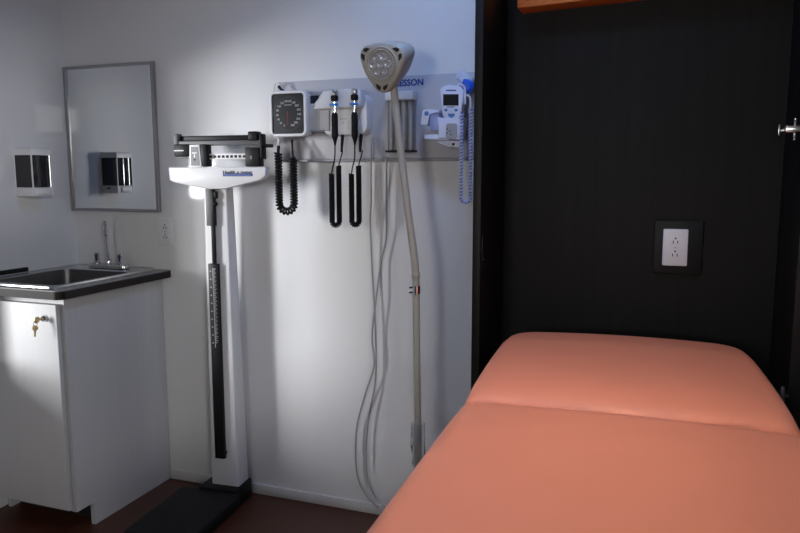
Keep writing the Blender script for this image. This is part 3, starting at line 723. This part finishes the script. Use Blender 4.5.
q = at(418, 437, LY)
m = MB(); rnd = random.Random(5)
m.ring_loft([[Vector((q.x+(0.021+rnd.uniform(-.004, .005))*math.cos(2*PI*j/14), LY+(0.021+rnd.uniform(-.004, .005))*math.sin(2*PI*j/14), q.z+dz)) for j in range(14)] for dz in (-0.10, -0.07, -0.03, 0.0, 0.03, 0.05)], cap=False)
m.build('plastic_wrap', mat('wrap_film', (0.8, 0.82, 0.84), 0.15, trans=0.9, ior=1.05), t, 10)
# head: rounded triangular face, body sweeping back
hc = at(382.0, 64.6, LY-0.045)
nrm = Vector((-0.12, -0.95, -0.16)).normalized()
side = nrm.cross(Vector((0, 0, 1))).normalized() * -1          # image right
side = Vector((0, 0, 1)).cross(-nrm).normalized()
if side.x < 0: side = -side
upv = nrm.cross(side); upv = upv if upv.z > 0 else -upv
def tri(R, rc, n=8, rot=0.0):
    """rounded triangle outline, one corner down"""
    p = []
    for k in range(3):
        a0 = math.radians(-90+120*k)+rot; c0 = ((R-rc)*math.cos(a0), (R-rc)*math.sin(a0))
        for i in range(n+1):
            a = a0-math.radians(60)+math.radians(120)*i/n; p.append((c0[0]+rc*math.cos(a), c0[1]+rc*math.sin(a)))
    out = []
    for j in range(len(p)):
        a, b = p[j], p[(j+1) % len(p)]; out.append(a)
        if math.hypot(a[0]-b[0], a[1]-b[1]) > 0.03:
            for q_ in (0.25, 0.5, 0.75):
                x = a[0]+(b[0]-a[0])*q_; y = a[1]+(b[1]-a[1])*q_; k_ = 1+0.10*math.sin(PI*q_); out.append((x*k_, y*k_))
    return out
ROT = math.radians(-4)
def hring(s_, d, ox=0.0, oy=0.0, R=0.086, rc=0.036):
    return [hc + side*(x*s_+ox) + upv*(y*s_+oy) - nrm*d for x, y in tri(R, rc, 8, ROT)]
m = MB()
m.ring_loft([hring(0.62, -0.002), hring(0.9, -0.004), hring(0.97, -0.001), hring(1.0, 0.006), hring(1.0, 0.02), hring(0.94, 0.05, 0.004, 0.006), hring(0.80, 0.085, 0.010, 0.014), hring(0.58, 0.110, 0.014, 0.018), hring(0.3, 0.122, 0.016, 0.02)])
hd = m.build('head', M_CREAM, t, 50)
m = MB(); m.lathe([(0.047, 0.002), (0.052, 0.005), (0.0545, 0.004), (0.056, 0.0)], hc+nrm*0.002, nrm, 40); m.lathe([(0.042, 0.002), (0.0435, 0.0055), (0.0455, 0.0055), (0.047, 0.002)], hc+nrm*0.002, nrm, 40); m.build('lens_ring', M_CREAM, hd)
m = MB(); m.lathe([(0.0, 0.003), (0.041, 0.003), (0.042, 0.001)], hc+nrm*0.002, nrm, 40); ln = m.build('lens', M_LENS, hd)
for k in range(7):
    a = 2*PI*k/6; rr = 0 if k == 6 else 0.025
    p = hc+side*(rr*math.cos(a))+upv*(rr*math.sin(a))+nrm*0.0045
    m = MB(); m.lathe([(0.0, 0.002), (0.006, 0.0025), (0.0105, 0.004), (0.0115, 0.002), (0.0115, -0.001)], p, nrm, 18); m.build('led', M_LED, ln)
m = MB()
for k in range(36):
    a = 2*PI*k/36; p = hc+side*(0.0493*math.cos(a))+upv*(0.0493*math.sin(a))+nrm*0.0065; m.ball(p, 0.0014, u=6, v=4)
m.build('ring_dots', M_DCREAM, hd)
for k in range(3):
    a0 = math.radians(-90+120*k)+ROT; u_ = side*math.cos(a0)+upv*math.sin(a0); v_ = side*-math.sin(a0)+upv*math.cos(a0)
    for sgn in (-1, 1):
        o_ = hc+u_*0.0575+nrm*0.0032; m = MB()
        m.prism([(0.000, sgn*0.022), (0.008, sgn*0.005), (0.016, sgn*0.004), (0.021, sgn*0.008), (0.014, sgn*0.018)], (o_, u_, v_, nrm), -0.001, 0.0015)
        m.build('vent', M_DCREAM, hd)

# ------------------------------------------------------------------ loose cables on the wall
def cable(pts, label):
    m = MB(); m.tube(spline(pts, 10), 0.0036, 8)
    tag(m.build('power_cord', M_CABLE), label, 'cord', 'grey cords hanging on the wall')
yw = 2.378
cable([at(371, 138, 2.352), at(371, 158, 2.345), at(371, 200, 2.36), at(370.4, 225, 2.37), at(372.2, 270, yw), at(374.5, 310, yw), at(376, 352, yw), at(375, 384, yw), at(368.5, 418, yw), at(366, 452, yw), at(368.5, 480, yw), at(377, 499, yw), at(392, 512, 2.30)],
      'thin grey cord dropping from beneath the white wall unit')
cable([at(386.5, 158, 2.36), at(386.6, 200, 2.37), at(386, 238, yw), at(381, 262, yw), at(376.5, 295, yw-0.012), at(372, 335, yw-0.014), at(374, 365, yw-0.012), at(365, 395, yw-0.008), at(357.2, 425, yw), at(355.5, 455, yw), at(358.5, 480, yw), at(367, 496, yw), at(378, 508, 2.36)],
      'thin grey cord bowing furthest left above the baseboard')

# ------------------------------------------------------------------ dark wall cabinet (fold-out alcove)
AX0, AX1, AY0, AZ = -0.520, 0.43, 2.05, 2.30
YC = YB-0.001
ip0, ip1, ib = AX0+0.025, 0.345, 2.382
t = thing('alcove_cabinet', 'tall open espresso brown cabinet around the head of the orange table', 'cabinet', ((AX0+AX1)/2, YB, 0))
MB().box((AX0, AY0, 0), (ip0, YC, AZ), 0.002).build('side_panel', M_ESPE, t)
MB().box((ip1, AY0, 0), (AX1, YC, AZ), 0.002).build('side_panel', M_ESPE, t)
MB().box((ip0, ib, 0), (ip1, YC, AZ)).build('back_panel', M_ESP, t)
MB().box((ip0, AY0, AZ-0.025), (ip1, ib, AZ)).build('top_panel', M_ESPE, t)
s0 = at(483.5, 235, AY0+0.02); s1 = at(483.5, 268, AY0+0.02)
m = MB(); m.box((ip0, AY0+0.012, s1.z), (ip0+0.004, AY0+0.035, s0.z), 0.001); cp = m.build('catch_plate', M_BPLAS, t)
m = MB(); m.lathe([(0.0035, 0), (0.003, 0.0015), (0, 0.002)], (ip0+0.004, AY0+0.023, s0.z-0.075), (1, 0, 0), 12); m.build('screw', M_STEEL, cp)
def hinge(z, lab_parts=True):
    y = AY0+0.012
    h = MB(); h.box((ip1-0.052, y-0.030, z-0.008), (ip1+0.002, y+0.02, z+0.010), 0.004); h.box((ip1-0.030, y-0.012, z-0.024), (ip1-0.024, y+0.0, z+0.026), 0.002)
    h.box((ip1-0.012, y-0.02, z+0.004), (ip1, y+0.03, z+0.014), 0.002); h.box((ip1-0.064, y-0.010, z-0.014), (ip1-0.060, y-0.004, z+0.014), 0.001)
    h.box((ip1-0.062, y-0.009, z-0.003), (ip1-0.050, y-0.004, z+0.001))
    h.ball((ip1-0.027, y-0.012, z+0.026), 0.004); h.ball((ip1-0.027, y-0.012, z-0.024), 0.004)
    return h.build('hinge', M_STEEL, t)
hinge(1.421)
hz = at(784, 392, AY0+0.012)
m = MB()
y = AY0+0.0
m.box((ip1-0.050, y-0.012, hz.z-0.022), (ip1-0.006, y, hz.z-0.014), 0.002); m.box((ip1-0.020, y-0.014, hz.z-0.05), (ip1-0.010, y, hz.z+0.022), 0.003)
m.tube([(ip1-0.075, y-0.006, hz.z+0.012), (ip1-0.050, y-0.006, hz.z-0.004), (ip1-0.012, y-0.006, hz.z-0.006)], 0.004, 8); m.ball((ip1-0.058, y-0.006, hz.z+0.03), 0.007); m.ball((ip1-0.066, y-0.006, hz.z+0.016), 0.008)
m.box((ip1-0.02, y-0.012, hz.z-0.01), (ip1+0.001, y+0.03, hz.z), 0.002)
m.build('hinge', mat('hinge_dark', (0.16, 0.16, 0.165), 0.35, metal=1), t)
outlet(0.056, 1.080, ib, 'white duplex outlet in a black surround inside the dark cabinet', surround=(0.146, 0.170, 0.008))
# orange padded board up at the top of the alcove
oy = 2.30
e0 = at(517, 8.5, oy)
m = MB(); ox = ip1-0.03; m.prism([(e0.x, e0.z+0.004), (e0.x+0.004, e0.z), (ox, e0.z+0.024), (ox, e0.z+0.38), (e0.x, e0.z+0.38)], XZ(ib), 0, ib-oy, 0.008)
tag(m.build('padded_panel', M_ORANGE2), 'bright orange padded panel high at the back of the dark cabinet', 'cushion')

# ------------------------------------------------------------------ exam table
HX, XC = 0.358, -0.051
def cushion(y0, y1, zfun, rc_far, rc_near, thick=0.10, r=0.042, taper=0.0):
    """padded board: rounded plan corners, rolled edge, crowned top"""
    nx, ny = 44, 52; hy = (y1-y0)/2; yc = (y0+y1)/2
    def sp(n): return [(-math.cos(PI*i/n)*0.45 + (2*i/n-1)*0.55) for i in range(n+1)]
    U, V = sp(nx), sp(ny); bm = MB(); top = {}; bot = {}
    def place(u, v):
        x, y = u*HX, v*hy; rc = rc_far if y > 0 else rc_near
        a, b = abs(x)-(HX-rc), abs(y)-(hy-rc)
        if a > 0 and b > 0:
            mm = max(a, b); k = mm/math.hypot(a, b); d = rc-mm
            x = math.copysign(HX-rc+a*k, x); y = math.copysign(hy-rc+b*k, y)
        else: d = min(HX-abs(x), hy-abs(y))
        drop = 0 if d >= r else r-math.sqrt(max(0, r*r-(r-d)**2))
        return x, y, d, drop
    for i, u in enumerate(U):
        for j, v in enumerate(V):
            x, y, d, drop = place(u, v); z = zfun(x, y+yc); x *= 1-taper*(y+hy)/(2*hy)
            edge = i in (0, nx) or j in (0, ny)
            top[i, j] = bm.bm.verts.new((XC+x, yc+y, z-drop))
            bot[i, j] = top[i, j] if False else bm.bm.verts.new((XC+x, yc+y, z-thick+drop*0.8 if not edge else z-thick+r*0.8))
    for i in range(nx):
        for j in range(ny):
            bm.bm.faces.new((top[i, j], top[i+1, j], top[i+1, j+1], top[i, j+1]))
            bm.bm.faces.new((bot[i, j], bot[i, j+1], bot[i+1, j+1], bot[i+1, j]))
    per = [(i, 0) for i in range(nx)]+[(nx, j) for j in range(ny)]+[(i, ny) for i in range(nx, 0, -1)]+[(0, j) for j in range(ny, 0, -1)]
    for a, b in zip(per, per[1:]+per[:1]): bm.bm.faces.new((top[a], bot[a], bot[b], top[b]))
    return bm
t = thing('exam_table', 'orange vinyl exam table with a separate raised head cushion', 'exam table', (XC, 1.3, 0))
YS = 1.530
def turn(deg): return Matrix.Translation((XC, 1.5, 0)) @ Matrix.Rotation(math.radians(deg), 4, 'Z') @ Matrix.Translation((-XC, -1.5, 0))
def ztop_head(x, y):
    k = (y-YS)/0.70
    crown = 0.018*(1-(x/HX)**2)
    return 0.789+crown*0.6+0.022*(1-math.exp(-max(0, y-YS)/0.07))+0.018*math.sin(min(1, max(0, k)/0.75)*PI/2)-0.016*max(0, k-0.7)/0.3
def ztop_seat(x, y):
    return 0.805+0.010*(1-(x/HX)**2)-0.006*max(0, 1-(YS-y)/0.15)
cushion(YS-0.004, 2.21, ztop_head, 0.10, 0.012, 0.09, 0.040, 0.05).xf(turn(3.0)).build('head_cushion', M_ORANGE, t, 70)
cushion(0.45, YS, ztop_seat, 0.012, 0.06, 0.09, 0.044).xf(turn(1.8)).build('seat_cushion', M_ORANGE, t, 70)
m = MB(); m.box((XC-0.31, 0.52, 0.65), (XC+0.31, 2.19, 0.705), 0.006); m.xf(turn(2.0)).build('frame', M_ESP, t)
for x in (XC-0.27, XC+0.27):
    for y in (0.6, 1.95): MB().box((x-0.025, y-0.025, 0), (x+0.025, y+0.025, 0.66), 0.004).xf(turn(2.0)).build('leg', M_ALU, t)

# ------------------------------------------------------------------ ceiling light
clx, cly = -0.58, 1.82
t = thing('ceiling_light', 'flat rectangular cool white ceiling light above the instrument board', 'ceiling light', (clx, cly, ZC-0.04))
m = MB(); m.box((clx-0.21, cly-0.11, ZC-0.035), (clx+0.21, cly+0.11, ZC), 0.004); m.build('housing', M_WPLAS, t)
MB().box((clx-0.19, cly-0.09, ZC-0.04), (clx+0.19, cly+0.09, ZC-0.034), 0.002).build('diffuser', M_GLOW, t)

dlx, dly = -0.10, 1.30  # unseen downlight, added to brighten the table top
t = thing('ceiling_light', 'round recessed fill downlight added in the ceiling above the orange table', 'ceiling light', (dlx, dly, ZC-0.02))
MB().lathe([(0.0, 0.02), (0.11, 0.02), (0.12, 0.004), (0.11, 0.0), (0.095, 0.004), (0.0, 0.004)], (dlx, dly, ZC-0.02), seg=36).build('housing', M_WPLAS, t)
MB().lathe([(0.0, 0.0), (0.09, 0.0), (0.092, 0.004), (0.0, 0.004)], (dlx, dly, ZC-0.021), seg=36).build('diffuser', M_GLOW, t)

# ------------------------------------------------------------------ light
def area(name, loc, target, w, h, energy, col):
    l = bpy.data.lights.new(name, 'AREA'); l.shape = 'RECTANGLE'; l.size = w; l.size_y = h; l.energy = energy; l.color = col
    o = bpy.data.objects.new(name, l); COL.objects.link(o); o.location = loc
    d = (Vector(target)-Vector(loc)); o.rotation_euler = d.to_track_quat('-Z', 'Y').to_euler(); return o
area('daylight_left', (-6.6, -2.95, 1.8), (-2.4, 1.4, 1.2), 1.0, 2.3, 580, (0.97, 0.98, 1.0))
area('daylight_left_low', (-6.0, -3.55, 1.28), (-2.4, 1.4, 1.25), 0.36, 0.60, 95, (0.97, 0.98, 1.0))
area('daylight_right', (5.8, -3.95, 1.30), (1.3, -0.65, 1.40), 0.50, 0.40, 235, (0.98, 0.99, 1.0))
db = area('daylight_behind', (-0.08, -6.6, 3.50), (-0.14, -1.6, 1.78), 0.40, 0.14, 1.05, (1.0, 0.93, 0.85)); db.data.spread = math.radians(11)
area('ceiling_glow', (clx, cly, ZC-0.045), (clx, cly, 0), 0.36, 0.16, 5.0, (0.37, 0.64, 1.30))
area('fill_doorway', (2.6, -2.3, 2.15), (0.0, 0.0, 0.8), 1.0, 0.6, 120, (1.0, 0.98, 0.95))  # fill lamp outside the added doorway
dl = area('table_fill_glow', (dlx, dly, ZC-0.025), (dlx, dly+0.1, 0), 0.16, 0.16, 3.4, (1.0, 0.86, 0.82)); dl.data.spread = math.radians(95)  # fill lamp under the added downlight
area('fill_behind_left', (-0.75, -3.3, 1.55), (-0.75, 1.5, 1.1), 1.2, 0.9, 82, (1.0, 0.985, 0.96))  # fill lamp outside the added window, brightens the back wall
w = bpy.data.worlds.new('world'); sc.world = w; w.use_nodes = True
bg = w.node_tree.nodes['Background']; bg.inputs['Color'].default_value = (0.85, 0.90, 1.0, 1); bg.inputs['Strength'].default_value = 0.15

sc.view_settings.view_transform = 'Standard'; sc.view_settings.look = 'None'
sc.view_settings.exposure = 0.0; sc.view_settings.gamma = 1.0; sc.view_settings.use_curve_mapping = False
try:
    sc.cycles.use_denoising = True; sc.cycles.max_bounces = 10; sc.cycles.diffuse_bounces = 6; sc.cycles.glossy_bounces = 5
    sc.cycles.caustics_reflective = False; sc.cycles.sample_clamp_indirect = 4.0
except Exception: pass
